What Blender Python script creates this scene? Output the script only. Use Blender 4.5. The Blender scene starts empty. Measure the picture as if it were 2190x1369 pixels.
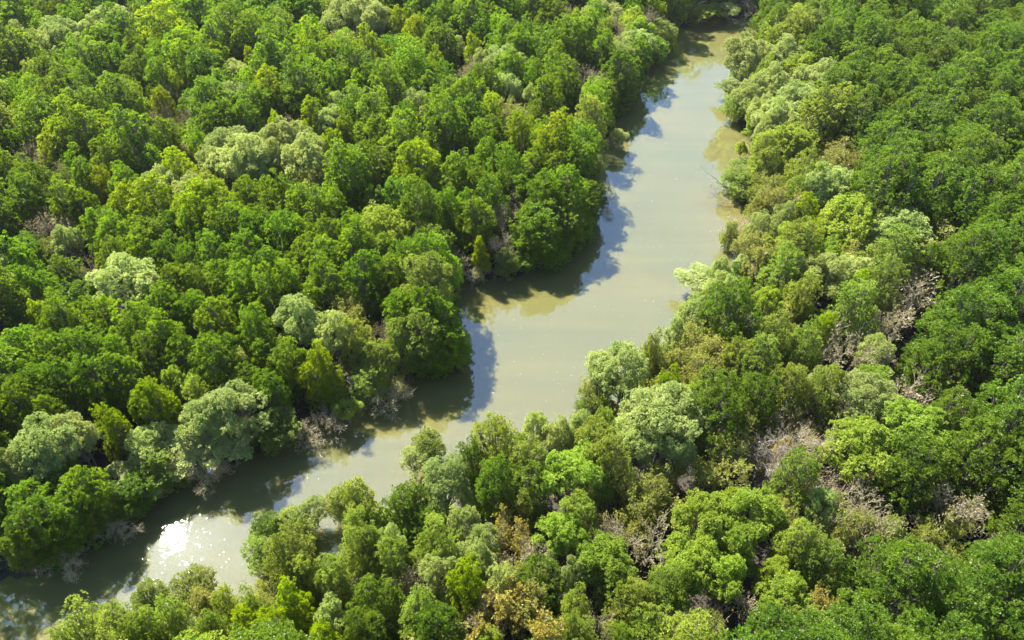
import bpy, math, random
import numpy as np

# ------------------------------------------------------------------ camera, sky, sun, exposure
S = bpy.context.scene
PW, PH = 2190.0, 1369.0                      # size of the photograph, for reading positions off it
HFOV, PITCH, CAM_H = 66.0, 42.0, 50.0
FPX = PW / 2 / math.tan(math.radians(HFOV / 2))
cam_d = bpy.data.cameras.new('camera')
cam = bpy.data.objects.new('camera', cam_d)
S.collection.objects.link(cam)
cam_d.sensor_width = 36.0
cam_d.lens = 18.0 / math.tan(math.radians(HFOV / 2))
cam_d.clip_end = 8000.0
cam.location = (0, 0, CAM_H)
cam.rotation_euler = (math.radians(90 - PITCH), 0, 0)
S.camera = cam

GLINT = (366, 1144)                          # the sun's mirror image on the water fixes the sun's direction
CP, SP = math.cos(math.radians(PITCH)), math.sin(math.radians(PITCH))


def ray(px, py):
    a, b = (px - PW / 2) / FPX, (PH / 2 - py) / FPX
    return np.array([a, CP + b * SP, -SP + b * CP])


def at(px, py, z=0.0):
    d = ray(px, py)
    t = (z - CAM_H) / d[2]
    return np.array([d[0] * t, d[1] * t, z])


def pix(p):
    x, y, z = p[0], p[1], p[2] - CAM_H
    f = y * CP - z * SP
    u = y * SP + z * CP
    return PW / 2 + FPX * x / f, PH / 2 - FPX * u / f, f


g = ray(*GLINT)
sun_dir = np.array([g[0], g[1], -g[2]])
sun_dir /= np.linalg.norm(sun_dir)           # towards the sun
SUN_EL = math.asin(sun_dir[2])
SUN_AZ = math.atan2(sun_dir[0], sun_dir[1])  # clockwise from +Y

W = bpy.data.worlds.new("World")
S.world = W
W.use_nodes = True
nt = W.node_tree
sky = nt.nodes.new('ShaderNodeTexSky')
sky.sky_type = 'NISHITA'
sky.sun_disc = False
sky.sun_elevation = SUN_EL
sky.sun_rotation = SUN_AZ
sky.air_density = 1.0
sky.dust_density = 0.15
sky.ozone_density = 2.0
nt.links.new(sky.outputs[0], nt.nodes['Background'].inputs[0])
nt.nodes['Background'].inputs[1].default_value = 0.08

sl = bpy.data.lights.new('sun', 'SUN')
sl.energy = 5.0
sl.angle = math.radians(0.5)
sl.color = (1.0, 0.95, 0.86)
so = bpy.data.objects.new('sun', sl)
S.collection.objects.link(so)
so.rotation_euler = (math.pi / 2 - SUN_EL, 0, -SUN_AZ + math.pi)   # lamp shines along -Z, away from the sun

S.view_settings.view_transform = 'Standard'
S.view_settings.look = 'None'
S.view_settings.exposure = 2.15
S.view_settings.gamma = 1.0
S.cycles.max_bounces = 8
S.cycles.diffuse_bounces = 4
S.cycles.transmission_bounces = 4
S.cycles.glossy_bounces = 3

RNG = np.random.default_rng(7)
random.seed(7)


# ------------------------------------------------------------------ small helpers
def link(o):
    S.collection.objects.link(o)
    return o


def tag(o, label=None, cat=None, group=None, kind=None):
    for k, v in (('label', label), ('category', cat), ('group', group), ('kind', kind)):
        if v:
            o[k] = v
    return o


def mesh_np(name, verts, faces, mat, tint=None, smooth=False):
    """faces: (n,k) index array, all polygons with k corners"""
    m = bpy.data.meshes.new(name)
    n, k = faces.shape
    m.vertices.add(len(verts))
    m.vertices.foreach_set('co', np.asarray(verts, np.float32).ravel())
    m.loops.add(n * k)
    m.loops.foreach_set('vertex_index', faces.astype(np.int32).ravel())
    m.polygons.add(n)
    m.polygons.foreach_set('loop_start', np.arange(0, n * k, k, dtype=np.int32))
    m.polygons.foreach_set('loop_total', np.full(n, k, np.int32))
    if smooth:
        m.polygons.foreach_set('use_smooth', np.ones(n, bool))
    if tint is not None:
        a = m.attributes.new('tint', 'FLOAT', 'FACE')
        a.data.foreach_set('value', np.asarray(tint, np.float32))
    m.update(calc_edges=True)
    if mat:
        m.materials.append(mat)
    return m


def norm(v):
    return v / (np.linalg.norm(v, axis=-1, keepdims=True) + 1e-9)


def tubes(p0, p1, r0, r1, n):
    """open tapered n-sided tubes, vectorised -> verts, quads"""
    p0, p1 = np.asarray(p0, float), np.asarray(p1, float)
    r0, r1 = np.asarray(r0, float), np.asarray(r1, float)
    d = norm(p1 - p0)
    ref = np.where(np.abs(d[:, 2:3]) > 0.9, [[1.0, 0, 0]], [[0, 0, 1.0]])
    a = norm(np.cross(d, ref))
    b = np.cross(d, a)
    th = np.arange(n) * 2 * math.pi / n
    ring = a[:, None] * np.cos(th)[None, :, None] + b[:, None] * np.sin(th)[None, :, None]
    v = np.concatenate([p0[:, None] + ring * r0[:, None, None], p1[:, None] + ring * r1[:, None, None]], 1)
    i = np.arange(n)
    j = (i + 1) % n
    q = np.stack([i, j, j + n, i + n], 1)
    f = q[None] + (np.arange(len(p0)) * 2 * n)[:, None, None]
    return v.reshape(-1, 3), f.reshape(-1, 4)


def cat_geo(parts):
    vs, fs, o = [], [], 0
    for v, f in parts:
        vs.append(v)
        fs.append(f + o)
        o += len(v)
    return np.concatenate(vs), np.concatenate(fs)


def rosettes(rng, c, ax, k, L, wid, spread=(0.35, 1.2)):
    """k pointed leaves round every centre c with axis ax -> verts, quads, tint"""
    N = len(c)
    ref = norm(rng.normal(size=(N, 3)))
    a = norm(np.cross(ax, ref))
    b = np.cross(ax, a)
    ph = (np.arange(k)[None] * (2 * math.pi / k) + rng.uniform(0, 6.28, (N, 1)) + rng.normal(0, .35, (N, k)))
    el = rng.uniform(spread[0], spread[1], (N, k))
    rad = a[:, None] * np.cos(ph)[..., None] + b[:, None] * np.sin(ph)[..., None]
    d = rad * np.sin(el)[..., None] + ax[:, None] * np.cos(el)[..., None]
    side = norm(np.cross(d, ax[:, None] + rng.normal(0, .45, (N, k, 3))))
    ln = rng.uniform(.75, 1.25, (N, k, 1)) * L
    base = c[:, None] + d * ln * .12
    tip = c[:, None] + d * ln * 1.05
    mid = c[:, None] + d * ln * .62
    w = side * ln * wid * .5
    v = np.stack([base, mid + w, tip, mid - w], 2).reshape(-1, 3)
    f = np.arange(N * k * 4).reshape(-1, 4)
    t = np.clip(rng.uniform(0, 1, (N, 1)) * .4 + rng.uniform(0, 1, (N, k)) * .6, 0, 1).ravel()
    return v, f, t


# ------------------------------------------------------------------ materials
def new_mat(name):
    m = bpy.data.materials.new(name)
    m.use_nodes = True
    t = m.node_tree
    t.nodes.clear()
    out = t.nodes.new('ShaderNodeOutputMaterial')
    return m, t, out


def leaf_mat(name, c0, c1, trans, mix=.42, rough=.42, spec=.5, hue_var=.03, val_var=.35):
    m, t, out = new_mat(name)
    N, L = t.nodes.new, t.links.new
    at_ = N('ShaderNodeAttribute'); at_.attribute_name = 'tint'
    ramp = N('ShaderNodeMix'); ramp.data_type = 'RGBA'
    tc = N('ShaderNodeTexCoord')
    ns = N('ShaderNodeTexNoise'); ns.inputs['Scale'].default_value = .55; ns.inputs['Detail'].default_value = 2
    L(tc.outputs['Object'], ns.inputs['Vector'])
    k1 = N('ShaderNodeMath'); k1.operation = 'MULTIPLY_ADD'; k1.inputs[1].default_value = 1.8; k1.inputs[2].default_value = -.9
    L(ns.outputs[0], k1.inputs[0])
    k2 = N('ShaderNodeMath'); k2.operation = 'ADD'; k2.use_clamp = True
    L(at_.outputs['Fac'], k2.inputs[0]); L(k1.outputs[0], k2.inputs[1]); L(k2.outputs[0], ramp.inputs[0])
    ramp.inputs[6].default_value = (*c0, 1); ramp.inputs[7].default_value = (*c1, 1)
    oi = N('ShaderNodeObjectInfo')
    hv = N('ShaderNodeHueSaturation')
    r1 = N('ShaderNodeMapRange'); r1.inputs[3].default_value = .5 - hue_var; r1.inputs[4].default_value = .5 + hue_var
    L(oi.outputs['Random'], r1.inputs[0]); L(r1.outputs[0], hv.inputs['Hue'])
    mul = N('ShaderNodeMath'); mul.operation = 'MULTIPLY'; mul.inputs[1].default_value = 7.31
    fr = N('ShaderNodeMath'); fr.operation = 'FRACT'
    L(oi.outputs['Random'], mul.inputs[0]); L(mul.outputs[0], fr.inputs[0])
    r2 = N('ShaderNodeMapRange'); r2.inputs[3].default_value = 1 - val_var; r2.inputs[4].default_value = 1 + val_var
    L(fr.outputs[0], r2.inputs[0]); L(r2.outputs[0], hv.inputs['Value'])
    L(ramp.outputs[2], hv.inputs['Color'])
    p = N('ShaderNodeBsdfPrincipled')
    p.inputs['Roughness'].default_value = rough
    p.inputs['Specular IOR Level'].default_value = spec
    L(hv.outputs[0], p.inputs['Base Color'])
    tr = N('ShaderNodeBsdfTranslucent')
    tm = N('ShaderNodeMix'); tm.data_type = 'RGBA'; tm.blend_type = 'MULTIPLY'; tm.inputs[0].default_value = 1
    L(hv.outputs[0], tm.inputs[6]); tm.inputs[7].default_value = (*trans, 1)
    L(tm.outputs[2], tr.inputs[0])
    mx = N('ShaderNodeMixShader'); mx.inputs[0].default_value = mix
    L(p.outputs[0], mx.inputs[1]); L(tr.outputs[0], mx.inputs[2])
    L(mx.outputs[0], out.inputs[0])
    return m


def bark_mat(name, c0, c1, scale=6.0):
    m, t, out = new_mat(name)
    N, L = t.nodes.new, t.links.new
    tc = N('ShaderNodeTexCoord')
    n = N('ShaderNodeTexNoise'); n.inputs['Scale'].default_value = scale; n.inputs['Detail'].default_value = 4
    L(tc.outputs['Object'], n.inputs['Vector'])
    mx = N('ShaderNodeMix'); mx.data_type = 'RGBA'
    L(n.outputs[0], mx.inputs[0])
    mx.inputs[6].default_value = (*c0, 1); mx.inputs[7].default_value = (*c1, 1)
    p = N('ShaderNodeBsdfPrincipled'); p.inputs['Roughness'].default_value = .85
    p.inputs['Specular IOR Level'].default_value = .25
    L(mx.outputs[2], p.inputs['Base Color']); L(p.outputs[0], out.inputs[0])
    return m


M_DARK = leaf_mat('dark_leaf', (.042, .090, .004), (.155, .245, .010), (2.2, 2.05, .8), mix=.5, spec=.28, rough=.42, hue_var=.012, val_var=.2)
M_DEEP = leaf_mat('deep_green_leaf', (.040, .086, .007), (.136, .210, .017), (2.2, 2.05, .9), mix=.5, spec=.28, rough=.42, hue_var=.007, val_var=.10)
M_MID = leaf_mat('mid_leaf', (.104, .162, .015), (.262, .325, .060), (1.9, 1.75, .9), mix=.5, spec=.3, hue_var=.015, val_var=.18)
M_PALE = leaf_mat('pale_leaf', (.185, .260, .060), (.430, .480, .190), (1.4, 1.35, .8), mix=.42, spec=.22, hue_var=.012, val_var=.15)
M_LIME = leaf_mat('lime_leaf', (.120, .195, .003), (.260, .335, .006), (1.9, 1.75, .7), mix=.48, spec=.22, hue_var=.012, val_var=.18)
M_FRESH = leaf_mat('fresh_leaf', (.150, .230, .018), (.320, .395, .075), (1.6, 1.55, .7), mix=.48, spec=.22, hue_var=.012, val_var=.12)
M_OLIVE = leaf_mat('olive_leaf', (.165, .205, .030), (.320, .340, .090), (1.45, 1.35, .8), mix=.42, spec=.22, hue_var=.015, val_var=.2)
M_YELLOW = leaf_mat('yellow_leaf', (.290, .265, .050), (.430, .375, .080), (1.3, 1.2, .8), hue_var=.012, val_var=.12)
M_TAN = leaf_mat('dry_leaf', (.230, .200, .090), (.380, .340, .160), (1.2, 1.1, .8), mix=.3, hue_var=.015, val_var=.2)
M_BARK = bark_mat('mangrove_bark', (.10, .085, .065), (.24, .205, .165))
M_TWIG = bark_mat('grey_twig', (.29, .245, .170), (.47, .41, .295), 2.0)
M_DEAD = bark_mat('dead_wood', (.15, .135, .125), (.34, .31, .29), 3.0)


def ground_material():
    m, t, out = new_mat('mangrove_mud')
    N, L = t.nodes.new, t.links.new
    tc = N('ShaderNodeTexCoord')
    n = N('ShaderNodeTexNoise'); n.inputs['Scale'].default_value = .35; n.inputs['Detail'].default_value = 8
    n2 = N('ShaderNodeTexNoise'); n2.inputs['Scale'].default_value = 3.0; n2.inputs['Detail'].default_value = 6
    L(tc.outputs['Object'], n.inputs['Vector']); L(tc.outputs['Object'], n2.inputs['Vector'])
    r = N('ShaderNodeValToRGB')
    e = r.color_ramp.elements
    e[0].position = .3; e[0].color = (.016, .013, .010, 1)
    e[1].position = .7; e[1].color = (.052, .042, .031, 1)
    a = N('ShaderNodeMath'); a.operation = 'ADD'
    b = N('ShaderNodeMath'); b.operation = 'MULTIPLY'; b.inputs[1].default_value = .5
    L(n2.outputs[0], b.inputs[0]); L(n.outputs[0], a.inputs[0]); L(b.outputs[0], a.inputs[1])
    c = N('ShaderNodeMath'); c.operation = 'SUBTRACT'; c.inputs[1].default_value = .25
    L(a.outputs[0], c.inputs[0]); L(c.outputs[0], r.inputs[0])
    p = N('ShaderNodeBsdfPrincipled'); p.inputs['Roughness'].default_value = .7; p.inputs['Specular IOR Level'].default_value = .2
    L(r.outputs[0], p.inputs['Base Color'])
    bu = N('ShaderNodeBump'); bu.inputs['Strength'].default_value = .6; bu.inputs['Distance'].default_value = .1
    L(n2.outputs[0], bu.inputs['Height']); L(bu.outputs[0], p.inputs['Normal'])
    L(p.outputs[0], out.inputs[0])
    return m


def water_material():
    m, t, out = new_mat('murky_river_water')
    N, L = t.nodes.new, t.links.new
    tc = N('ShaderNodeTexCoord')
    # silt: broad drifting patches of clay brown and grey green
    n = N('ShaderNodeTexNoise'); n.inputs['Scale'].default_value = .045; n.inputs['Detail'].default_value = 3
    n.inputs['Distortion'].default_value = .6
    L(tc.outputs['Object'], n.inputs['Vector'])
    r = N('ShaderNodeValToRGB')
    e = r.color_ramp.elements
    e[0].position = .35; e[0].color = (.090, .092, .034, 1)
    e[1].position = .68; e[1].color = (.116, .104, .034, 1)
    L(n.outputs[0], r.inputs[0])
    df = N('ShaderNodeSubsurfaceScattering'); df.falloff = 'BURLEY'     # light spreads sideways in the silt
    df.inputs['Scale'].default_value = 1.0; df.inputs['Radius'].default_value = (.55, .55, .4)
    mp = N('ShaderNodeMapping'); mp.inputs['Rotation'].default_value = (0, 0, math.radians(-68)); mp.inputs['Scale'].default_value = (.035, .42, 1)
    st_ = N('ShaderNodeTexNoise'); st_.inputs['Scale'].default_value = 1.0; st_.inputs['Detail'].default_value = 5; st_.inputs['Distortion'].default_value = .5
    L(tc.outputs['Object'], mp.inputs[0]); L(mp.outputs[0], st_.inputs['Vector'])
    sv = N('ShaderNodeMapRange'); sv.inputs[1].default_value = .3; sv.inputs[2].default_value = .7; sv.inputs[3].default_value = .92; sv.inputs[4].default_value = 1.07
    L(st_.outputs[0], sv.inputs[0])
    hs = N('ShaderNodeHueSaturation'); L(r.outputs[0], hs.inputs['Color']); L(sv.outputs[0], hs.inputs['Value'])
    L(hs.outputs[0], df.inputs[0])
    # a smooth skin with gentle swell, and cat's paws where a breeze ruffles it
    w1 = N('ShaderNodeTexNoise'); w1.inputs['Scale'].default_value = 1.6; w1.inputs['Detail'].default_value = 1
    w2 = N('ShaderNodeTexNoise'); w2.inputs['Scale'].default_value = 13.0; w2.inputs['Detail'].default_value = 3
    w3 = N('ShaderNodeTexNoise'); w3.inputs['Scale'].default_value = .16; w3.inputs['Detail'].default_value = 1
    for w in (w1, w2, w3):
        L(tc.outputs['Object'], w.inputs['Vector'])
    b1 = N('ShaderNodeBump'); b1.inputs['Strength'].default_value = .024; b1.inputs['Distance'].default_value = .25
    b2 = N('ShaderNodeBump'); b2.inputs['Distance'].default_value = .03
    b2.inputs['Strength'].default_value = .006
    L(w1.outputs[0], b1.inputs['Height']); L(w2.outputs[0], b2.inputs['Height'])
    L(b1.outputs[0], b2.inputs['Normal'])
    gl = N('ShaderNodeBsdfGlossy'); gl.distribution = 'BECKMANN'; gl.inputs['Roughness'].default_value = .044
    gl.inputs['Color'].default_value = (1, 1, 1, 1)
    L(b2.outputs[0], gl.inputs['Normal'])
    # the finest wavelets scatter a faint sheen well round the mirror direction
    gs = N('ShaderNodeBsdfGlossy'); gs.inputs['Roughness'].default_value = .23
    gf = N('ShaderNodeMapRange'); gf.inputs[1].default_value = .40; gf.inputs[2].default_value = .65
    gf.inputs[3].default_value = .0014; gf.inputs[4].default_value = .0032
    L(w3.outputs[0], gf.inputs[0])
    gm = N('ShaderNodeMixShader')
    L(gf.outputs[0], gm.inputs[0]); L(gl.outputs[0], gm.inputs[1]); L(gs.outputs[0], gm.inputs[2])
    # scattered steeper wavelets, each a hand's breadth across, that catch the sun one by one
    vo = N('ShaderNodeTexVoronoi'); vo.inputs['Scale'].default_value = 5.0
    L(tc.outputs['Object'], vo.inputs['Vector'])
    sx = N('ShaderNodeSeparateColor'); L(vo.outputs['Color'], sx.inputs[0])
    rad = N('ShaderNodeMapRange'); rad.inputs[1].default_value = .45; rad.inputs[2].default_value = 1.0
    rad.inputs[3].default_value = 0.0; rad.inputs[4].default_value = .22
    L(sx.outputs[0], rad.inputs[0])
    lt = N('ShaderNodeMath'); lt.operation = 'LESS_THAN'
    L(vo.outputs['Distance'], lt.inputs[0]); L(rad.outputs[0], lt.inputs[1])
    gw_ = N('ShaderNodeBsdfGlossy'); gw_.distribution = 'BECKMANN'
    rg = N('ShaderNodeMapRange'); rg.inputs[3].default_value = .07; rg.inputs[4].default_value = .14
    L(sx.outputs[1], rg.inputs[0]); L(rg.outputs[0], gw_.inputs['Roughness'])
    gm2 = N('ShaderNodeMixShader')
    L(lt.outputs[0], gm2.inputs[0]); L(gm.outputs[0], gm2.inputs[1]); L(gw_.outputs[0], gm2.inputs[2])
    fz = N('ShaderNodeFresnel'); fz.inputs['IOR'].default_value = 2.2
    mx = N('ShaderNodeMixShader')
    L(fz.outputs[0], mx.inputs[0]); L(df.outputs[0], mx.inputs[1]); L(gm2.outputs[0], mx.inputs[2])
    L(mx.outputs[0], out.inputs[0])
    return m


# ------------------------------------------------------------------ the river bed, mud and water
# shoreline read off the photograph (hidden stretches of the near bank continued under the crowns)
LEFT_SHORE = [(-900, 1900), (-400, 1440), (0, 1258), (110, 1218), (190, 1170), (290, 1110), (345, 1052), (430, 1022), (520, 985), (640, 930),
              (700, 893), (790, 868), (850, 822), (960, 795), (1000, 775), (985, 700), (955, 650), (975, 612), (1060, 600), (1130, 578),
              (1210, 540), (1250, 490), (1280, 440), (1295, 385), (1298, 330), (1320, 280), (1325, 240), (1360, 195), (1380, 160), (1425, 104),
              (1450, 62), (1500, 50), (1560, 47), (1600, 34), (1660, 14), (1760, -4), (1900, -30)]
RIGHT_SHORE = [(1950, 8), (1800, 25), (1720, 45), (1660, 75), (1620, 110), (1590, 150), (1572, 200), (1580, 265), (1606, 310), (1612, 360), (1600, 440), (1605, 520),
               (1580, 580), (1530, 650), (1480, 710), (1425, 785), (1340, 838), (1290, 880), (1210, 945), (1110, 995), (960, 1080), (840, 1130),
               (720, 1215), (600, 1300), (490, 1345), (360, 1400), (200, 1480), (-100, 1700), (-500, 2300)]
RIVER = np.array([at(*p)[:2] for p in LEFT_SHORE + RIGHT_SHORE])


def inside(poly, P):
    x, y = P[:, 0], P[:, 1]
    c = np.zeros(len(P), bool)
    n = len(poly)
    for i in range(n):
        x0, y0 = poly[i]; x1, y1 = poly[(i + 1) % n]
        if y0 == y1:
            continue
        k = ((y0 > y) != (y1 > y)) & (x < (x1 - x0) * (y - y0) / (y1 - y0) + x0)
        c ^= k
    return c


def shore_dist(P):
    """signed distance to the shore, negative on the water"""
    best = np.full(len(P), 1e9)
    n = len(RIVER)
    for i in range(n):
        a, b = RIVER[i], RIVER[(i + 1) % n]
        ab = b - a
        tt = np.clip(((P - a) @ ab) / (ab @ ab + 1e-9), 0, 1)
        best = np.minimum(best, np.linalg.norm(P - a - tt[:, None] * ab, axis=1))
    return np.where(inside(RIVER, P), -best, best)


def vnoise(P, sc, seed):
    r = np.random.default_rng(seed)
    o = np.zeros(len(P))
    for k in range(5):
        a = r.uniform(0, 6.28)
        f = sc * r.uniform(.6, 1.7)
        o += np.sin(P[:, 0] * f * math.cos(a) + P[:, 1] * f * math.sin(a) + r.uniform(0, 6.28))
    return o / 5


xs = np.concatenate([[-3000, -1200, -500, -260], np.arange(-150, 150.1, 1.0), [260, 500, 1200, 3000]])
ys = np.concatenate([[-3000, -800, -150], np.arange(-20, 230.1, 1.0), [350, 600, 1500, 5000]])
gx, gy = np.meshgrid(xs, ys)
P = np.stack([gx.ravel(), gy.ravel()], 1)
sd = shore_dist(P)
h = np.where(sd < 0, np.maximum(-.9, sd * .25), np.minimum(.16, sd * .07)) + np.where(sd > -1, 1, 0) * (.16 * vnoise(P, .55, 3) + .10 * vnoise(P, 1.7, 4))
nx, ny = len(xs), len(ys)
ii = (np.arange(ny - 1)[:, None] * nx + np.arange(nx - 1)[None]).ravel()
h = np.where(sd > 2.5, np.maximum(h, .06), h)
gm = mesh_np('ground', np.stack([P[:, 0], P[:, 1], h], 1), np.stack([ii, ii + 1, ii + nx + 1, ii + nx], 1), ground_material(), smooth=True)
tag(link(bpy.data.objects.new('ground', gm)), kind='structure')

wv = np.array([[-420, -120, 0], [420, -120, 0], [420, 420, 0], [-420, 420, 0]], float)
wm = mesh_np('river_water', wv, np.array([[0, 1, 2, 3]]), water_material())
tag(link(bpy.data.objects.new('river_water', wm)), kind='structure')


# ------------------------------------------------------------------ tree templates (radius about 2.5 m, height about 9 m)
def lobes_dark(rng, tall):
    """haystack crown: tiers of small billows from near the ground to a rounded top"""
    L = []
    top = 8.1 if not tall else 8.6
    tiers = [(top, .55, 3), (top - .9, 1.35, 6), (top - 2.2, 1.75, 8), (top - 3.7, 1.9, 8), (top - 5.2, 1.75, 7), (top - 6.4, 1.4, 5)]
    off = rng.uniform(0, 6.28)
    ell = rng.uniform(.82, 1.15)
    for z, rad, n in tiers:
        off += rng.uniform(.4, 1.2)
        for i in range(n):
            if rng.uniform() < .15:
                continue
            a = off + (i + rng.uniform(-.28, .28)) * 6.283 / n
            k = rng.uniform(.78, 1.15)
            c = np.array([rad * math.cos(a) * k * ell, rad * math.sin(a) * k / ell, z + rng.normal(0, .45)])
            r = rng.uniform(.5, .95)
            L.append((c, r, r * rng.uniform(1.15, 1.9)))
    for i in range(16):                      # shoots standing proud of the canopy
        z0, rad, _ = tiers[rng.integers(0, 4)]
        a = rng.uniform(0, 6.28)
        r = rng.uniform(.22, .42)
        L.append((np.array([rad * math.cos(a) * ell * 1.15, rad * math.sin(a) / ell * 1.15, z0 + rng.uniform(.0, .45)]), r, r * rng.uniform(1.2, 1.8)))
    L.append((np.array([0, 0, top - 3.2]), 1.45, 2.9))
    return L


def lobes_pale(rng):
    L = []
    n = rng.integers(17, 24)
    for i in range(n):
        u = (i + .5) / n
        z = 1 - 1.25 * u
        q = math.sqrt(max(0, 1 - z * z))
        a = i * 2.39996 + rng.uniform(-.7, .7)
        k = rng.uniform(.6, 1.18)
        c = np.array([q * math.cos(a) * 2.15 * k, q * math.sin(a) * 2.15 * k, 5.0 + z * 2.2 * rng.uniform(.7, 1.15)])
        r = rng.uniform(.5, .85)
        L.append((c, r, r * rng.uniform(.75, 1.05)))
    return L


def lobes_column(rng):
    L = []
    n = 13
    for i in range(n):
        u = i / (n - 1)
        rad = (1.45 * (1 - u) ** .75 + .12)
        a = i * 2.39996 + rng.uniform(-.4, .4)
        L.append((np.array([rad * math.cos(a), rad * math.sin(a), 2.2 + u * 6.0]), rng.uniform(.6, .85) * (1.05 - .35 * u), rng.uniform(.85, 1.1)))
    L.append((np.array([0, 0, 4.6]), 1.1, 2.3))
    return L


def leaves_on(rng, L, n_cl, k, leaf, wid, per=9, cl=.21, depth=.45, up=.8, gap=.25, under=.3):
    """leaf rosettes gathered in knobbly sprays (n_cl of them) over the lobes of a crown"""
    area = np.array([r * (r + 2 * rz) for c, r, rz in L])
    idx = rng.choice(len(L), size=n_cl * 5, p=area / area.sum())
    C = np.array([l[0] for l in L]); R = np.array([[l[1], l[1], l[2]] for l in L])
    d = norm(rng.normal(size=(len(idx), 3)))
    low = (d[:, 2] < -.25) & (rng.uniform(size=len(idx)) > under)
    sh = 1.06 - depth * rng.uniform(0, 1, len(idx)) ** 2.2
    p = C[idx] + d * R[idx] * sh[:, None]
    keep = ~low
    for j in range(len(L)):
        q = (p - C[j]) / (R[j] * .80)
        keep &= ~(((q * q).sum(1) < 1) & (idx != j))
    gn = np.sin(p @ rng.normal(0, 2.6, 3) + 1) + np.sin(p @ rng.normal(0, 3.2, 3)) + np.sin(p @ rng.normal(0, 4.1, 3))
    keep &= ~((gn > 1.1) & (rng.uniform(size=len(p)) < .4 + gap))
    p, d = p[keep][:n_cl], d[keep][:n_cl]
    ax = norm(d * .7 + np.array([0, 0, up]) + rng.normal(0, .25, p.shape))
    n = len(p)
    size = rng.uniform(.6, 1.35, (n, 1, 1)) * cl
    o = norm(rng.normal(size=(n, per, 3)) + ax[:, None] * .9)
    rp = p[:, None] + o * size * rng.uniform(.55, 1.0, (n, per, 1))
    ra = norm(o * .8 + ax[:, None] * .6 + rng.normal(0, .3, o.shape))
    v, f, t = rosettes(rng, rp.reshape(-1, 3), ra.reshape(-1, 3), k, leaf, wid)
    ct = np.repeat(rng.uniform(0, 1, n), per * k)
    return v, f, np.clip(t * .75 + ct * .25, 0, 1)


def limbs_to(rng, L, stems=1, r=.13):
    """tapered trunk(s) with a bent limb up into every lobe"""
    parts = []
    p0, p1, r0, r1 = [], [], [], []
    for s in range(stems):
        lean = rng.normal(0, .35 if stems > 1 else .15, 2)
        pts = [np.array([lean[0] * .4, lean[1] * .4, -.5]), np.array([lean[0] * .7, lean[1] * .7, 1.2]),
               np.array([lean[0] * 1.2, lean[1] * 1.2, 2.8]), np.array([lean[0] * 1.3, lean[1] * 1.3, 4.6])]
        rad = [r * 1.35, r, r * .8, r * .5]
        for i in range(3):
            p0.append(pts[i]); p1.append(pts[i + 1]); r0.append(rad[i]); r1.append(rad[i + 1])
        top = pts[2]
        for c, lr, lz in L[s::stems]:
            m = top + (c - top) * .5 + np.array([0, 0, -.25]) + rng.normal(0, .15, 3)
            e = c + (c - top) * .12
            for a, b, ra, rb in ((top, m, r * .55, r * .38), (m, e, r * .38, r * .14)):
                p0.append(a); p1.append(b); r0.append(ra); r1.append(rb)
            for _ in range(3):
                e2 = c + norm(rng.normal(size=3)) * lr * .75
                p0.append(m); p1.append(e2); r0.append(r * .2); r1.append(r * .08)
    return tubes(p0, p1, r0, r1, 6)


def skeleton(rng, H=6.5, R=2.4, stems=4, levels=4, twig=.013, base=.085):
    """bare branching: list of segments and the twig ends"""
    seg, ends = [], []
    todo = []
    for s in range(stems):
        a = rng.uniform(0, 6.28)
        d = norm(np.array([math.cos(a) * rng.uniform(.15, .55), math.sin(a) * rng.uniform(.15, .55), 1.0]))
        todo.append((np.array([math.cos(a) * .1, math.sin(a) * .1, -.4]), d, H * .40, base, 0))
    while todo:
        p, d, ln, r, lv = todo.pop()
        n = 2
        for i in range(n):
            d = norm(d + rng.normal(0, .13, 3) + np.array([0, 0, .04]))
            q = p + d * ln / n
            seg.append((p, q, r, max(twig * .6, r * .8), lv))
            p = q
            r *= .8
            if lv >= 1 and lv < levels and rng.uniform() < .8:
                dd = norm(d * .75 + rng.normal(0, .55, 3) + np.array([0, 0, .15]))
                todo.append((p, dd, ln * rng.uniform(.4, .65), max(twig, r * .5), lv + 1))
        if lv < levels:
            for _ in range(rng.integers(2, 5)):
                dd = norm(d * .85 + rng.normal(0, .48, 3) + np.array([p[0] * .08, p[1] * .08, .10]))
                todo.append((p, dd, ln * rng.uniform(.5, .78), max(twig, r * .62), lv + 1))
        else:
            ends.append((p, d))
    return seg, ends


def skel_mesh(seg, thick_lv, n_thick=6, which=None):
    out = []
    a = [s for s in seg if (s[4] <= thick_lv)]
    b = [s for s in seg if (s[4] > thick_lv)]
    if which != 'twigs' and a:
        out.append(tubes([s[0] for s in a], [s[1] for s in a], [s[2] for s in a], [s[3] for s in a], n_thick))
    if which != 'trunk' and b:
        out.append(tubes([s[0] for s in b], [s[1] for s in b], [s[2] for s in b], [s[3] for s in b], 3))
    return cat_geo(out)


def roots_mesh(rng):
    p0, p1, r0, r1 = [], [], [], []
    for i in range(12):
        a = i * 2.4 + rng.uniform(-.3, .3)
        R = rng.uniform(.7, 1.7); hz = rng.uniform(.8, 1.9)
        prev = np.array([0, 0, hz])
        for k in range(1, 5):
            t = k / 4
            q = np.array([math.cos(a) * R * t, math.sin(a) * R * t, hz * (1 - t ** 2.2) - .5 * (k == 4)])
            p0.append(prev); p1.append(q); r0.append(.035); r1.append(.03)
            prev = q
    return tubes(p0, p1, r0, r1, 5)


TEMPL = {}      # species -> list of [(part name, mesh), ...]


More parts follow.
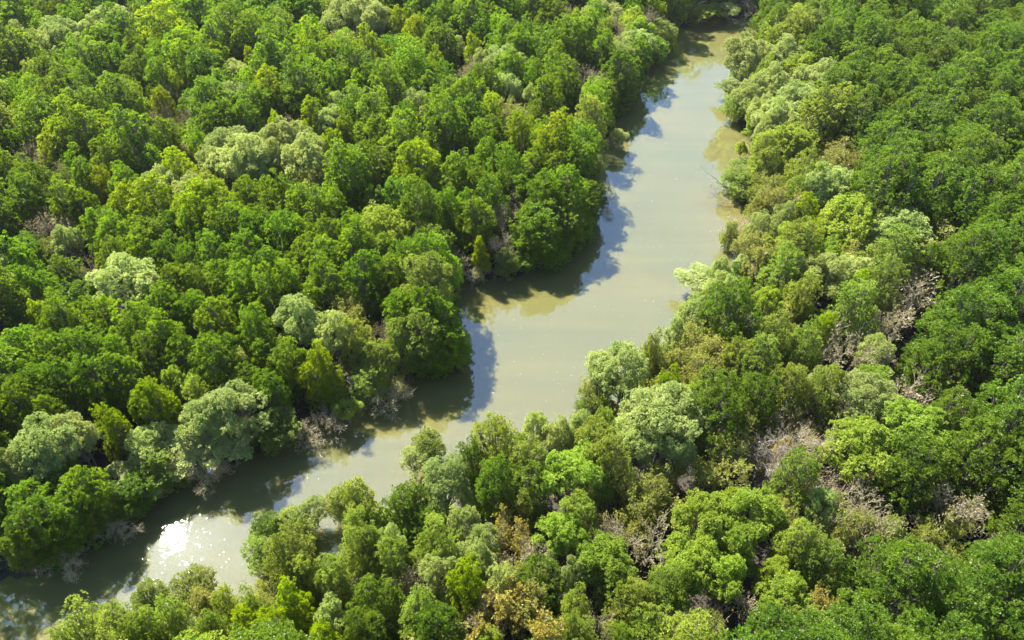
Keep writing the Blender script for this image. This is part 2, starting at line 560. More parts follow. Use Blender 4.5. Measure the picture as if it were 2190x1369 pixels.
def build_templates():
    for i in range(14):
        r = np.random.default_rng(100 + i)
        L = lobes_dark(r, i % 2)
        v, f, t = leaves_on(r, L, 900, 7, .14, .5, under=.5)
        parts = [('trunk', mesh_np('trunk', *limbs_to(r, L, 2), M_BARK)), ('crown', mesh_np('crown', v, f, M_DARK, t))]
        TEMPL.setdefault('D', []).append(parts)
    for i in range(10):
        r = np.random.default_rng(150 + i)
        L = lobes_dark(r, i % 2)
        v, f, t = leaves_on(r, L, 1150, 7, .118, .5, under=.5)
        TEMPL.setdefault('R', []).append([('trunk', mesh_np('trunk', *limbs_to(r, L, 2), M_BARK)), ('crown', mesh_np('crown', v, f, M_DEEP, t))])
    for i in range(6):
        r = np.random.default_rng(200 + i)
        L = lobes_dark(r, i % 2)
        v, f, t = leaves_on(r, L, 950, 7, .118, .5, gap=.5, depth=.6, under=.4)
        TEMPL.setdefault('M', []).append([('trunk', mesh_np('trunk', *limbs_to(r, L, 2), M_BARK)), ('crown', mesh_np('crown', v, f, M_MID, t))])
    for i in range(8):
        r = np.random.default_rng(300 + i)
        L = lobes_pale(r)
        v, f, t = leaves_on(r, L, 1000, 7, .108, .45, per=9, cl=.18, depth=.6, up=.5, gap=.45)
        TEMPL.setdefault('P', []).append([('trunk', mesh_np('trunk', *limbs_to(r, L, 2, .1), M_BARK)), ('crown', mesh_np('crown', v, f, M_PALE, t))])
    for i in range(6):
        r = np.random.default_rng(400 + i)
        L = lobes_dark(r, 0)
        v, f, t = leaves_on(r, L, 820, 7, .14, .5, gap=.35)
        TEMPL.setdefault('L', []).append([('trunk', mesh_np('trunk', *limbs_to(r, L, 2), M_BARK)), ('crown', mesh_np('crown', v, f, M_LIME, t))])
    for i in range(5):
        r = np.random.default_rng(450 + i)
        L = lobes_pale(r)
        v, f, t = leaves_on(r, L, 800, 7, .125, .52, depth=.6, gap=.5)
        TEMPL.setdefault('G', []).append([('trunk', mesh_np('trunk', *limbs_to(r, L, 2, .1), M_BARK)), ('crown', mesh_np('crown', v, f, M_FRESH, t))])
    for i in range(2):
        r = np.random.default_rng(480 + i)
        L = lobes_column(r)
        v, f, t = leaves_on(r, L, 860, 7, .12, .5, gap=.3, under=.6)
        TEMPL.setdefault('K', []).append([('trunk', mesh_np('trunk', *limbs_to(r, L, 1), M_BARK)), ('crown', mesh_np('crown', v, f, M_LIME, t))])

    def sparse(seed, mat, per, leaf, H=6.6, lv=4, frac=1.0, stems=4, wid=.5):
        r = np.random.default_rng(seed)
        seg, ends = skeleton(r, H=H, stems=stems, levels=lv)
        E = np.array([e[0] for e in ends]); D = np.array([e[1] for e in ends])
        k = r.uniform(size=len(E)) < frac
        E, D = E[k], D[k]
        E = np.repeat(E, per, 0) + r.normal(0, .13, (len(E) * per, 3)); D = np.repeat(D, per, 0)
        v, f, t = rosettes(r, E, norm(D + r.normal(0, .3, D.shape) + [0, 0, .3]), 6, leaf, wid)
        return [('trunk', mesh_np('trunk', *skel_mesh(seg, 1, 6, 'trunk'), M_BARK)),
                ('twigs', mesh_np('twigs', *skel_mesh(seg, 1, 6, 'twigs'), M_TWIG)),
                ('crown', mesh_np('crown', v, f, mat, t))]
    for i in range(5):
        TEMPL.setdefault('F', []).append(sparse(500 + i, M_OLIVE, 4, .14))
    for i in range(3):
        TEMPL.setdefault('Y', []).append(sparse(550 + i, M_YELLOW, 3, .17, frac=.75, wid=.7))
    for i in range(6):
        TEMPL.setdefault('B', []).append(sparse(600 + i, M_TAN, 1, .12, frac=.5, stems=5))


build_templates()

# ------------------------------------------------------------------ where the trees stand, read off the photograph: x y r, pixel centre and crown radius
SPOTS = {
'P': """545 335 36,580 325 32,450 330 30,660 300 28,560 295 30,60 78 28,100 55 28,165 70 26,235 38 28,735 22 34,800 28 28,285 905 42,420 895 45,240 965 42,25 62 25,125 62 38,205 38 40,300 12 22,200 70 20,712 35 30,770 20 45,412 12 15,455 45 14,497 325 50,615 280 38,635 325 42,700 245 30,715 205 22,
328 380 35,395 385 32,715 325 22,882 205 30,917 240 22,753 203 24,832 142 18,973 80 17,1133 187 18,1170 195 20,1285 345 18,1325 285 14,
1615 108 45,1665 165 36,1565 190 25,1560 30 25,122 497 27,245 585 62,620 665 48,700 700 40,350 895 68,480 885 60,60 950 60,190 955 55,130 920 45,
20 975 40,470 960 60,1335 775 55,1305 790 30,1450 700 25,1420 890 80,1360 930 50,1460 930 45,1140 885 24,1190 910 30,1245 890 25,1780 575 45,1550 565 20,1500 620 42,1500 655 35,
1590 150 30,1622 188 35,1640 220 28,1650 130 30,1645 262 24,1690 455 28,1640 480 30,1560 600 30,1900 730 32,1880 840 62,1785 800 35,660 1085 26,690 1295 38,880 985 30,945 1000 50,985 1085 30,950 1185 45,1035 1125 35,1000 1165 40,1065 1215 35,1250 1215 32,825 1120 25,1780 1065 32""",
'L': """200 50 25,525 115 14,367 165 14,283 197 14,333 198 20,145 262 50,100 285 35,25 240 14,660 235 28,583 255 13,572 282 13,658 282 16,705 295 22,366 350 30,466 390 14,210 385 18,250 415 32,
925 125 20,800 142 16,850 35 20,1010 92 18,1113 270 28,885 335 45,740 260 20,745 185 18,1085 325 14,63 655 14,215 890 20,305 840 38,660 768 28,705 795 14,1735 445 25,
1430 795 24,1758 497 18,1777 675 18,612 1265 38,487 1320 38,560 1325 38,672 1345 28,1000 1235 36,1030 155 8""",
'G': """1235 25 14,1360 30 25,1375 50 25,1520 35 28,1628 232 25,1620 290 25,1700 30 15,360 800 25,1652 525 24,1785 528 28,1660 632 28,1600 605 20,1705 495 32,738 862 20,1225 1000 55,1210 1130 45,1290 1180 45,
1530 1110 55,1620 1090 55,1500 1190 50,1580 1150 50,1470 1230 40,1560 1220 45,1695 1270 45,1680 1215 30,1045 1345 28,1565 1065 28,252 178 20,1505 830 30""",
'K': """1045 155 12,1845 610 38,1030 525 22""",
'M': """1420 70 30,1272 192 28,1270 240 38,1580 230 28,1605 410 58,1650 320 35,1480 25 20,405 825 28,300 950 45,585 925 48,400 1275 48,305 1290 35,230 1320 25,185 1345 35,300 1345 42,340 1330 32,265 1338 30,440 1345 35,150 1368 28,520 1290 28,470 1280 26,720 1070 30,700 1205 45,
1082 560 26,780 820 35,812 765 35,1685 570 45,1720 625 32,1580 640 28,760 1060 45,755 1110 45,590 1170 55,620 1130 45,550 1190 40,1235 1090 45,885 105 22,1590 145 25,620 1215 40,1565 490 15""",
'F': """1395 1005 36,402 325 25,663 360 24,360 412 24,450 365 22,1090 208 28,533 770 28,770 650 35,1670 375 28,1700 420 38,1650 500 40,1730 660 35,1915 645 22,1490 770 38,1500 710 42,1640 890 35,400 1340 40,540 1265 20,1275 815 24,615 1115 25,
930 1225 28,1330 1060 40,1405 1040 40,1120 1275 45,1580 970 50,1720 1085 35,1870 1155 55,1840 1085 32,2070 1125 35,1540 1345 25,562 320 22,830 435 40,752 360 14,80 515 16""",
'Y': """1112 1075 24,1115 1325 55,1670 945 25,1065 1055 22,2095 860 16,1783 1275 12""",
'B': """972 560 15,1003 588 14,805 848 14,845 822 13,700 878 13,425 1005 15,120 1195 16,215 1130 15,640 915 13,1290 400 12,283 262 28,50 305 25,393 222 12,605 240 13,553 265 12,700 340 20,347 183 15,333 220 13,8 120 15,262 5 16,550 35 12,435 400 20,112 345 12,555 75 13,
770 85 22,880 60 12,945 65 13,1018 132 23,1258 145 24,1172 88 13,1103 227 24,1202 215 16,1325 45 22,1400 20 20,1215 10 17,915 353 22,982 325 14,1090 445 22,1680 170 22,1600 20 18,
80 470 28,180 560 20,68 640 18,985 535 18,1072 500 18,825 675 15,1600 490 22,1640 685 24,1845 715 42,1945 685 35,1550 820 22,255 960 18,390 955 22,1105 1135 40,1380 1145 50,885 1200 32,1020 1300 35,1290 1305 28,
1730 925 48,1720 900 35,1850 1035 45,1925 1130 40,2005 1190 45,2095 1090 50""",
'D': """90 20 30,140 35 25,60 95 30,275 55 30,320 30 30,365 45 30,420 55 30,190 105 35,240 115 30,285 100 28,330 110 28,375 95 32,270 140 30,20 100 28,60 90 30,100 110 30,140 90 30,135 130 25,30 155 25,80 140 25,130 155 20,
325 150 28,430 135 40,390 180 30,470 170 32,560 110 30,610 115 32,660 130 35,710 120 30,530 150 28,590 170 30,640 180 25,700 170 30,500 20 25,540 15 25,590 40 25,630 70 25,610 20 25,
30 190 25,75 200 35,120 185 35,170 175 32,215 190 30,185 215 25,60 230 25,435 250 35,480 245 32,530 210 40,520 250 30,360 250 30,345 290 30,235 255 22,110 310 30,155 305 30,195 315 28,220 340 35,150 340 25,320 335 35,
12 290 22,20 340 35,60 355 35,90 365 25,160 370 30,258 382 33,25 420 40,75 410 35,120 415 38,160 425 28,220 440 30,270 440 30,410 295 22,480 420 30,520 400 28,560 380 30,600 375 30,580 420 35,630 410 30,500 445 30,670 420 25,715 430 30,
745 65 24,800 60 22,850 75 25,900 85 22,830 100 25,950 25 28,990 15 25,1050 30 28,1095 15 25,1030 60 25,1080 75 30,1125 60 25,1180 35 35,1115 95 30,1060 95 25,955 110 25,985 150 35,1090 140 30,1145 130 28,1140 160 22,1190 145 25,1200 185 28,
780 140 22,765 185 20,850 170 30,910 160 30,960 180 35,1010 185 35,840 215 32,940 215 28,795 225 28,870 260 40,830 280 35,1000 250 35,1050 265 35,1020 290 30,760 320 45,800 290 30,1170 255 30,1165 290 30,1220 240 25,1240 280 35,
1040 330 30,1060 370 35,1010 380 30,1110 370 35,1150 340 35,1200 350 35,1240 330 35,1210 400 40,1160 410 35,1260 400 35,1060 420 30,960 385 35,900 390 35,850 390 40,780 400 35,920 430 30,960 440 30,1000 430 28,
1290 110 30,1330 130 35,1300 160 30,1345 165 25,1250 60 30,1200 70 30,1300 75 30,1370 95 30,1400 95 25,1640 10 25,
30 495 38,20 560 38,105 545 38,138 615 50,40 600 40,30 650 35,190 470 30,220 490 35,260 500 35,310 490 40,350 470 35,290 530 35,330 540 35,400 490 30,450 500 40,500 480 40,440 540 40,510 540 40,550 470 35,600 500 40,650 490 40,700 500 35,
640 540 40,690 560 40,560 580 40,600 600 35,480 590 40,510 620 40,420 610 40,370 610 40,300 640 45,340 650 40,400 660 40,170 665 40,210 680 40,130 700 45,60 720 45,20 740 45,100 760 45,170 760 50,230 740 45,280 700 45,300 760 40,250 800 45,
180 810 45,110 820 45,50 810 45,20 860 40,80 870 40,340 720 40,380 750 40,440 690 40,450 760 45,500 790 40,560 720 38,530 700 35,600 740 40,560 810 35,680 600 45,
900 500 50,860 545 45,920 560 50,800 520 40,760 530 40,750 480 35,770 600 45,830 590 40,1150 490 45,1200 470 45,1180 540 38,1230 490 36,1130 550 34,1130 450 40,1245 440 34,
845 650 38,905 660 42,960 690 45,890 720 45,970 745 38,930 760 42,850 720 35,760 715 35,1410 735 24,1297 880 20,1055 920 45,1670 710 45,1640 770 50,1740 720 40,1590 760 40,1700 820 50,1640 840 45,1770 830 45,
90 1000 50,30 1050 45,150 1040 45,210 1030 40,60 1110 50,130 1110 45,200 1090 36,30 1165 40,95 1165 38,260 1040 36,270 1000 35,
915 950 36,860 1040 48,890 1070 45,995 960 30,1120 975 48,1060 1010 45,1130 1030 45,1160 1210 50,770 1160 45,830 1180 45,920 1145 45,1330 1225 45,800 1260 50,880 1300 50,930 1330 50,760 1340 45,1230 1290 35,1240 1345 40,
1370 1290 50,1430 1260 45,1400 1345 50,1340 1350 40,1730 1170 50,1780 1200 50,560 1135 36""",
}
VIS = np.array([(0, 1700), (0, 1369), (0, 1265), (110, 1225), (190, 1175), (290, 1115), (345, 1060), (430, 1030), (520, 995), (620, 945), (700, 905), (790, 885), (850, 835), (960, 805), (1015, 785), (1017, 700),
       (995, 650), (980, 620), (1060, 610), (1130, 590), (1210, 550), (1260, 495), (1295, 440), (1310, 380), (1315, 330), (1335, 280), (1340, 230), (1375, 190), (1395, 150), (1440, 110), (1455, 72), (1520, 67),
       (1590, 52), (1640, 32), (1675, 5), (1670, 25), (1635, 55), (1595, 85), (1560, 125), (1550, 180), (1525, 220), (1540, 260), (1585, 285), (1595, 340), (1570, 370), (1540, 400), (1545, 450), (1585, 480), (1595, 520),
       (1545, 570), (1480, 600), (1450, 650), (1425, 710), (1390, 712), (1330, 720), (1285, 740), (1245, 800), (1265, 850), (1280, 855), (1270, 865), (1130, 860), (1100, 885), (1060, 890), (980, 915), (950, 935), (885, 940),
       (865, 980), (820, 1005), (822, 1100), (808, 1105), (803, 1040), (760, 1010), (720, 1030), (660, 1060), (625, 1085), (535, 1125), (515, 1190), (495, 1210), (505, 1290), (455, 1310), (440, 1240), (350, 1245), (330, 1285),
       (310, 1255), (265, 1260), (260, 1295), (205, 1295), (145, 1340), (135, 1369), (20, 1700)], float)

trees = []      # dicts: kind x y sx sz r px py


TOPZ = {'B': 7.0, 'F': 7.2, 'Y': 7.2, 'P': 8.3, 'G': 8.3, 'K': 9.2}     # height of each kind before scaling
GROW = {'D': 1.16, 'M': 1.06, 'P': 1.12, 'L': 1.2, 'G': 1.2, 'B': 1.2, 'F': 1.25, 'Y': 1.25}
TALL = {'B': 1.34, 'F': 1.2, 'Y': 1.25, 'P': 1.14, 'L': 1.04, 'G': 1.10}


def add_tree(kind, px, py, rpx, listed=True):
    top = TOPZ.get(kind, 9.4) + (1.5 if 480 < px < 1120 and py > 850 else .5 if px > 1120 and py > 700 else 0)
    sz = 1.0
    for _ in range(4):
        p = at(px, py - rpx * .9, top * sz)
        f = pix(p)[2]
        r = rpx * f / FPX * GROW.get(kind, 1.2)
        sx = max(r / 2.5, .42)
        sz = min(1.18, max(.62, .52 + .46 * sx)) * TALL.get(kind, 1.0)
    d = shore_dist(p[None, :2])[0]
    while d < .2 and sz > .38:               # stands on the bank, so a crown seen over the shore is a lower one
        sz *= .95
        p = at(px, py - rpx * .9, top * sz)
        d = shore_dist(p[None, :2])[0]
    r = rpx * pix((p[0], p[1], top * sz * .7))[2] / FPX * GROW.get(kind, 1.2)
    trees.append(dict(kind=kind, x=p[0], y=p[1], sx=max(r / 2.5, .42), sz=sz, r=r, px=px, py=py, rpx=rpx, listed=listed, shore=d))


for k in 'PLGKMFYBD':
    for s in SPOTS[k].replace('\n', '').split(','):
        a = [float(v) for v in s.split()]
        kk = 'M' if k == 'D' and a[1] > 700 and a[0] > 720 and random.random() < .55 else k
        add_tree(kk, *a)

# a dark crown that would stand in front of one of the other kinds is lower, as it is in the photograph
for t in trees:
    if t['kind'] != 'D':
        continue
    for o in trees:
        if o['kind'] in 'DM' or o['rpx'] < 12:
            continue
        dx, dy = abs(t['px'] - o['px']), t['py'] - o['py']
        if dx < (t['rpx'] + o['rpx']) * .8 and 0 < dy < t['rpx'] * 1.9 + o['rpx'] * .3:
            t['sz'] = min(t['sz'], max(.6, t['sz'] * (.62 + .3 * dy / (t['rpx'] * 1.9 + o['rpx'] * .3))))

# the low gap in the left bank that lets the sun through to the water where it glints
for gp in ((372, 1150), (335, 1120), (400, 1170), (360, 1190), (400, 1120)):
    gw = at(*gp)
    hd = sun_dir[:2] / np.linalg.norm(sun_dir[:2])
    for t in trees:
        q = np.array([t['x'], t['y']]) - gw[:2]
        s_ = q @ hd
        w_ = abs(q[0] * hd[1] - q[1] * hd[0])
        if s_ > 0 and w_ < t['r'] + .3:
            lim = (s_ - .5 * math.sqrt(max(0, t['r'] ** 2 - w_ ** 2))) * math.tan(SUN_EL) / 9.3
            if lim < t['sz']:
                t['sz'] = max(.35, lim)

# dense dark canopy between the trees read off one by one
fill_rng = np.random.default_rng(11)
cand = np.stack([fill_rng.uniform(-125, 125, 60000), fill_rng.uniform(8, 172, 60000)], 1)
cd = shore_dist(cand)
tx = np.array([[t['x'], t['y'], t['r']] for t in trees])
RS = np.array([at(*p)[:2] for p in RIGHT_SHORE]); LS = np.array([at(*p)[:2] for p in LEFT_SHORE])
left_of = {tuple(q): np.linalg.norm(LS - q, axis=1).min() < np.linalg.norm(RS - q, axis=1).min() for q in cand}
pos = [(t['x'], t['y'], t['r'], .60 if t['kind'] == 'D' else (.86 if t['kind'] in 'BY' else .80 if t['px'] < 1400 and t['py'] < 900 else .70)) for t in trees]
A = np.array(pos)
for rr in (3.1, 2.7, 2.3, 1.9):
    for (x, y), d in zip(cand, cd):
        if d < .9:
            continue
        r = rr * (1 + .12 * math.sin(x * 3.1 + y * 1.7))
        p = np.array([x, y, 6.2])
        if y < 4:
            continue
        px, py, f = pix(p)
        m = 190
        if px < -m or px > PW + m or py < -110 or py > PH + 260:
            continue
        q = np.hypot(A[:, 0] - x, A[:, 1] - y)
        left = left_of[tuple((x, y))]
        if (q < (A[:, 2] + r) * (A[:, 3] * (1.05 if left else 1.0))).any():
            continue
        sx = r / 2.5
        sz = min(1.15, .56 + .44 * sx)
        tp = pix((x, y, 9.7 * sz)); cx = pix((x, y, 5.5 * sz)); rp = r * FPX / f * 1.05
        test = np.array([[tp[0], tp[1]], [cx[0] - rp, cx[1]], [cx[0] + rp, cx[1]], [cx[0], cx[1]], [cx[0] - rp * .6, tp[1] + 12], [cx[0] + rp * .6, tp[1] + 12]])
        if inside(VIS, test).any():
            continue
        A = np.vstack([A, [x, y, r, .60]])
        kk = 'D' if left else 'R'
        if py > 480 and px > 700 and d < 26 - max(0, (px - 1500) * .012):
            kk = fill_rng.choice(list('RMFPGB'), p=[.16, .38, .18, .14, .07, .07])
        elif not left and d < 9:
            kk = fill_rng.choice(list('RMFPG'), p=[.12, .28, .15, .30, .15])
        elif left:
            kk = fill_rng.choice(list('DMFPLB'), p=[.68, .07, .08, .05, .08, .04])
        trees.append(dict(kind=kk, x=x, y=y, sx=sx, sz=sz * random.uniform(.93, 1.07), r=r, px=px, py=py, rpx=r * FPX / f, listed=False, shore=d))
    cand = cand[::-1]; cd = cd[::-1]

# low bushes that close the foot of both banks
br = np.random.default_rng(23)
for line, left in ((LEFT_SHORE, True), (RIGHT_SHORE, False)):
    W_ = np.array([at(*q)[:2] for q in line])
    for a, b in zip(W_[:-1], W_[1:]):
        ln = np.linalg.norm(b - a)
        nrm = np.array([-(b - a)[1], (b - a)[0]]) / (ln + 1e-9)
        for k in range(int(ln / 1.9)):
            c = a + (b - a) * (k + br.uniform(.2, .8)) / (ln / 1.9)
            out = nrm if shore_dist((c + nrm * .8)[None])[0] > 0 else -nrm
            c = c + out * br.uniform(.15, 1.6)
            if left and br.uniform() < .85:
                continue
            r = br.uniform(.9, 1.5)
            sz = br.uniform(.26, .46)
            if c[1] < 12 or c[1] > 150:
                continue
            px, py, f = pix((c[0], c[1], 2.5))
            rp = r * FPX / f
            if not (-60 < px < PW + 60 and -40 < py < PH + 120):
                continue
            tp = pix((c[0], c[1], 9 * sz))
            if not left and inside(VIS, np.array([[tp[0], tp[1]], [px - rp * .7, py], [px + rp * .7, py]])).any():
                continue
            kind = br.choice(list('DMF' if left else 'MPGRF'), p=[.6, .28, .12] if left else [.38, .24, .14, .14, .10])
            trees.append(dict(kind=kind, x=c[0], y=c[1], sx=r / 2.5, sz=sz, r=r, px=px, py=py, rpx=rp, listed=True, shore=.5, low=True))

# ------------------------------------------------------------------ labels
KINDS = {   # name, colour words, category, group
    'D': ('mangrove_tree', 'dark green mangrove', 'tree', 'dark green mangroves of the dense canopy'),
    'R': ('evergreen_tree', 'deep green close-set tree', 'tree', 'deep green trees of the right bank canopy'),
    'M': ('bushy_tree', 'mid green bushy tree', 'tree', 'mid green bushy trees'),
    'P': ('pale_tree', 'pale grey green tree', 'tree', 'pale grey green trees'),
    'L': ('yellow_green_tree', 'yellow green tree', 'tree', 'yellow green trees'),
    'G': ('fresh_green_tree', 'bright fresh green tree', 'tree', 'bright fresh green trees'),
    'K': ('conical_tree', 'slender pointed yellow green tree', 'tree', 'pointed yellow green trees'),
    'F': ('sparse_tree', 'thin leaved olive tree', 'tree', 'thinly leaved olive trees'),
    'Y': ('yellowing_tree', 'yellow leaved tree', 'tree', 'yellow leaved trees'),
    'B': ('bare_tree', 'bare grey twiggy tree', 'tree', 'bare twiggy trees'),
}


def in_frame(t):
    return -t['rpx'] < t['px'] < PW + t['rpx'] and -t['rpx'] * .8 < t['py'] < PH + t['rpx'] * 1.3


def label_of(t):
    r = t['r']
    size = 'small' if r < 1.5 else ('broad' if r > 2.8 else '')
    if t.get('low'):
        size = 'low'
    side = 'left' if LEFT(t) else 'right'
    place = f"at the water's edge, {side} bank" if t['shore'] < 3 else f"in the {side} bank forest"
    a, b = min(99, max(0, t['px'] / PW * 100)), min(99, max(0, t['py'] / PH * 100))
    return (f"{size} {KINDS[t['kind']][1]} {place}".strip(), f"{a:.0f}% across, {b:.0f}% down")


RS = np.array([at(*p)[:2] for p in RIGHT_SHORE]); LS = np.array([at(*p)[:2] for p in LEFT_SHORE])


def LEFT(t):
    q = np.array([t['x'], t['y']])
    return np.linalg.norm(LS - q, axis=1).min() < np.linalg.norm(RS - q, axis=1).min()


# ------------------------------------------------------------------ set the trees out
roots = [mesh_np('prop_roots', *roots_mesh(np.random.default_rng(900 + i)), M_BARK) for i in range(3)]
for t in trees:
    if t['kind'] == 'D' and not LEFT(t):
        t['kind'] = 'R'
vis_trees = [t for t in trees if in_frame(t)]
dark = sorted([t for t in vis_trees if t['kind'] == 'D'], key=lambda t: -t['rpx'] * (1.5 if t['listed'] else 1))
deep = sorted([t for t in vis_trees if t['kind'] == 'R'], key=lambda t: -t['rpx'] * (1.5 if t['listed'] else 1))
single = {id(t) for t in dark[:300]} | {id(t) for t in deep[:300]} | {id(t) for t in vis_trees if t['kind'] not in 'DR'}
count = {}
rest = []
used = {}
used_labels = set()
for t in trees:
    if id(t) not in single:
        rest.append(t)
        continue
    k = t['kind']
    i = used.get(k, 0)
    used[k] = i + 1
    parts = TEMPL[k][i % len(TEMPL[k])]
    e = bpy.data.objects.new(KINDS[k][0], None)
    e.empty_display_size = .5
    link(e)
    e.location = (t['x'], t['y'], 0)
    e.rotation_euler = (random.gauss(0, .03), random.gauss(0, .03), random.uniform(0, 6.28))
    e.scale = (t['sx'], t['sx'], t['sz'])
    a, b = label_of(t)
    tag(e, a + ', ' + b, KINDS[k][2], KINDS[k][3])
    for nm, me in parts:
        o = link(bpy.data.objects.new(nm, me))
        o.parent = e
    if k in 'DMR' and t['shore'] < 3:
        o = link(bpy.data.objects.new('prop_roots', roots[i % 3]))
        o.parent = e

# the farthest of the dark canopy, past the three hundred nearest trees, as one mass
if rest:
    low = []
    for i in range(8):
        r = np.random.default_rng(700 + i)
        L = lobes_dark(r, i % 2)
        low.append(leaves_on(r, L, 560, 5, .21, .52, per=4, cl=.25))
    V, F, T, o = [], [], [], 0
    for t in rest:
        v, f, tt = low[random.randrange(8)]
        a = random.uniform(0, 6.28)
        c, s = math.cos(a), math.sin(a)
        w = np.stack([(v[:, 0] * c - v[:, 1] * s) * t['sx'] + t['x'], (v[:, 0] * s + v[:, 1] * c) * t['sx'] + t['y'], v[:, 2] * t['sz']], 1)
        V.append(w); F.append(f + o); T.append(np.clip(tt + random.uniform(-.3, .3), 0, 1)); o += len(w)
    far = link(bpy.data.objects.new('distant_forest', mesh_np('distant_forest', np.concatenate(V), np.concatenate(F), M_DARK, np.concatenate(T))))
    tag(far, 'far dark green canopy of the mangrove forest reading as one mass', 'forest', kind='stuff')
ug = np.random.default_rng(77)
q = np.stack([ug.uniform(-120, 120, 14000), ug.uniform(10, 160, 14000)], 1)
qd = shore_dist(q)
q = q[(qd > .6)][:9000]
z = np.full(len(q), .15)
c = np.column_stack([q, z + ug.uniform(.1, .9, len(q))])
ax_ = norm(np.column_stack([ug.normal(0, .4, (len(q), 2)), np.ones(len(q))]))
v, f, t = rosettes(ug, np.repeat(c, 3, 0) + ug.normal(0, .3, (len(c) * 3, 3)), np.repeat(ax_, 3, 0), 7, .22, .5)
tag(link(bpy.data.objects.new('undergrowth', mesh_np('undergrowth', v, f, M_OLIVE, t))), 'low straggling olive scrub on the forest floor', 'undergrowth', kind='stuff')
p0 = np.repeat(c * [1, 1, 0], 4, 0) + ug.normal(0, .4, (len(c) * 4, 3)) * [1, 1, .1]
dd = norm(ug.normal(0, 1, p0.shape) + [0, 0, .5])
dd[:, 2] = abs(dd[:, 2])
v, f = tubes(p0, p0 + dd * ug.uniform(.6, 1.9, (len(p0), 1)), np.full(len(p0), .016), np.full(len(p0), .008), 3)
tag(link(bpy.data.objects.new('dead_brush', mesh_np('dead_brush', v, f, M_TWIG))), 'grey dead sticks littering the forest floor', 'brush', kind='stuff')
def wood_thing(name, label, cat, loc, rot, build, group=None):
    e = link(bpy.data.objects.new(name, None))
    e.location = loc
    e.rotation_euler = rot
    tag(e, label, cat, group)
    for nm, geo in build:
        o = link(bpy.data.objects.new(nm, mesh_np(nm, *geo, M_DEAD)))
        o.parent = e
    return e


def limb(rng, p, d, ln, r, lv):
    seg = []
    for i in range(5):
        d = norm(d + rng.normal(0, .16, 3))
        q = p + d * ln / 5
        seg.append((p, q, r, r * .82, lv))
        if lv > 0 and i > 0:
            for _ in range(2):
                seg += limb(rng, q, norm(d * .8 + rng.normal(0, .55, 3)), ln * rng.uniform(.35, .6), max(.012, r * .5), lv - 1)
        p, r = q, r * .82
    return seg


def as_tubes(seg, n):
    return tubes([q[0] for q in seg], [q[1] for q in seg], [q[2] for q in seg], [q[3] for q in seg], n)


wr = np.random.default_rng(41)
for lab, (x, y), head, ln in (("bare dead branch poking out over the river from the right bank bush", (1552, 405), (-.75, .25, .55), 3.0),
                              ("thin pale branch lying low on the water below the right bank bush", (1580, 438), (-.9, -.15, .10), 2.6),
                              ("short dead branch reaching over the brown shallows of the right bank", (1600, 512), (-.9, .1, .12), 3.0),
                              ("pale dead branch trailing in the water by the far bend", (1600, 52), (-.6, -.7, .2), 3.5)):
    p = at(x, y)
    seg = limb(wr, np.zeros(3), norm(np.array(head)), ln, .06, 2)
    wood_thing('fallen_branch', lab, 'branch', (p[0], p[1], .25), (0, 0, 0), [('limb', as_tubes(seg, 5))], 'dead branches over the river')
p = at(1650, 1055)
st = [(np.array([0, 0, -.4]), np.array([.06, 0, 1.6]), .30, .25), (np.array([.06, 0, 1.6]), np.array([.25, .1, 3.1]), .25, .20), (np.array([.25, .1, 3.1]), np.array([.45, .1, 4.3]), .19, .10),
      (np.array([.06, 0, 1.5]), np.array([-.55, .2, 3.3]), .16, .09)]
sprays = []
for b0 in (st[1][1], st[3][1], st[1][1], st[3][1], st[0][1], st[2][1]):
    tw = []
    for _ in range(4):
        tw += limb(wr, b0, norm(np.array([wr.normal(-.3, .6), wr.normal(0, .6), .7])), wr.uniform(1.6, 2.6), .035, 2)
    sprays.append(('twigs', as_tubes(tw, 3)))
wood_thing('dead_tree', 'thick dark grey dead trunk with pale broken twigs beside yellowing branches', 'dead tree', (p[0], p[1], 0), (0, 0, .2),
           [('trunk', tubes([a[0] for a in st], [a[1] for a in st], [a[2] for a in st], [a[3] for a in st], 9))] + sprays)
p = at(1582, 338)
SB = np.random.default_rng(8)
e = link(bpy.data.objects.new('seedling_bush', None))
e.location = (p[0], p[1], 0)
tag(e, 'tiny green bush standing alone in the water by the right bank', 'bush')
v, f, t = leaves_on(SB, [(np.array([0, 0, 1.2]), .45, .5), (np.array([.3, .1, .8]), .3, .35), (np.array([-.2, .2, 1.7]), .3, .4)], 60, 6, .15, .5)
link(bpy.data.objects.new('leaves', mesh_np('leaves', v, f, M_FRESH, t))).parent = e
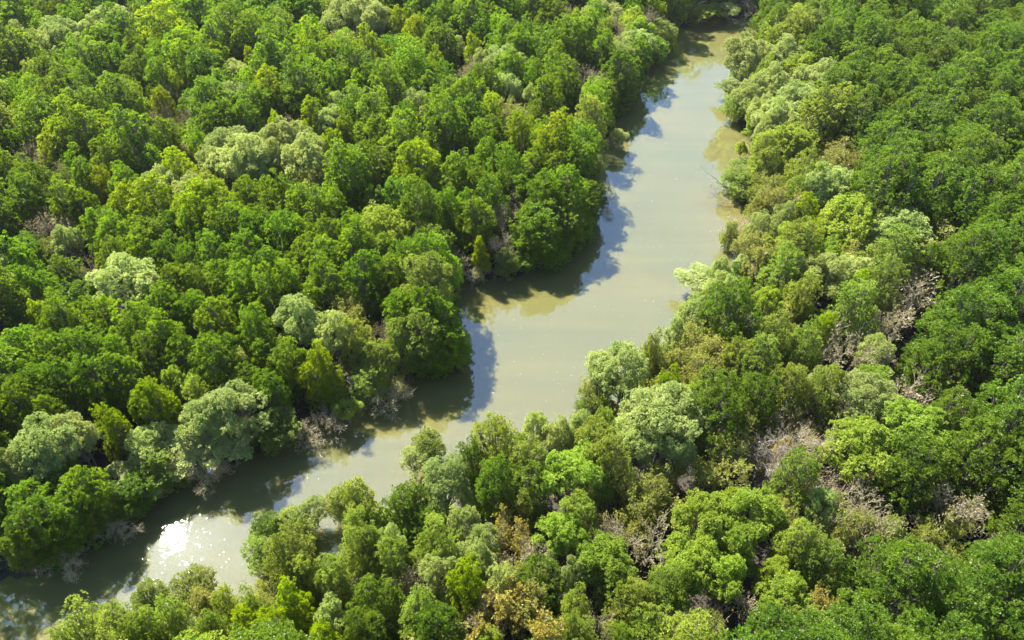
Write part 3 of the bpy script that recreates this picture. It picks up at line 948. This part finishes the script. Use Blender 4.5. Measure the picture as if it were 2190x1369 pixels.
link(bpy.data.objects.new('stem', mesh_np('stem', *tubes([[0, 0, -.5], [0, 0, .6], [0, 0, .7]], [[0, 0, .8], [.3, .1, 1.0], [-.2, .2, 1.8]], [.05, .03, .03], [.04, .02, .02], 6), M_BARK))).parent = e

fo = np.random.default_rng(5)
V, F = [], []
n = 0
while n < 300:
    q = fo.uniform(0, 1, 2) * [900, 1000] + [620, 250]
    w = at(*q)
    if not inside(RIVER, w[None, :2])[0] or fo.uniform() > .35 + .65 * math.exp(-((q[1] - 690) / 260) ** 2):
        continue
    r = fo.uniform(.018, .05) * (1.7 if fo.uniform() < .12 else 1)
    a = np.arange(6) * math.pi / 3 + fo.uniform(0, 1)
    rr = r * fo.uniform(.55, 1.25, 6)
    b = len(V)
    V += [(w[0] + c * math.cos(t), w[1] + .7 * c * math.sin(t), -.01) for c, t in zip(rr, a)] + [(w[0], w[1], .02)]
    F += [(b + i, b + (i + 1) % 6, b + 6) for i in range(6)]
    n += 1
mf, tf, of = new_mat('river_foam')
pf = tf.nodes.new('ShaderNodeBsdfPrincipled')
pf.inputs['Base Color'].default_value = (.5, .48, .4, 1)
tf.links.new(pf.outputs[0], of.inputs[0])
tag(link(bpy.data.objects.new('foam', mesh_np('foam', np.array(V), np.array(F), mf))), 'white flecks of foam drifting on the murky water', 'foam', kind='stuff')
print('TREES', {k: sum(1 for t in vis_trees if t['kind'] == k) for k in KINDS}, 'rest', len(rest))

# ------------------------------------------------------------------ the damp air over the forest
hz = bpy.data.meshes.new('haze')
hv = [(x, y, z) for z in (-2.2, 56) for x, y in ((-3200, -3200), (3200, -3200), (3200, 5200), (-3200, 5200))]
hz.from_pydata(hv, [], [(0, 3, 2, 1), (4, 5, 6, 7), (0, 1, 5, 4), (1, 2, 6, 5), (2, 3, 7, 6), (3, 0, 4, 7)])
hm, ht, ho = new_mat('haze')
pv = ht.nodes.new('ShaderNodeVolumePrincipled')
pv.inputs['Color'].default_value = (.93, .96, 1, 1)
pv.inputs['Density'].default_value = .00008
pv.inputs['Anisotropy'].default_value = .35
ht.links.new(pv.outputs[0], ho.inputs['Volume'])
hz.materials.append(hm)
tag(link(bpy.data.objects.new('haze', hz)), kind='stuff')
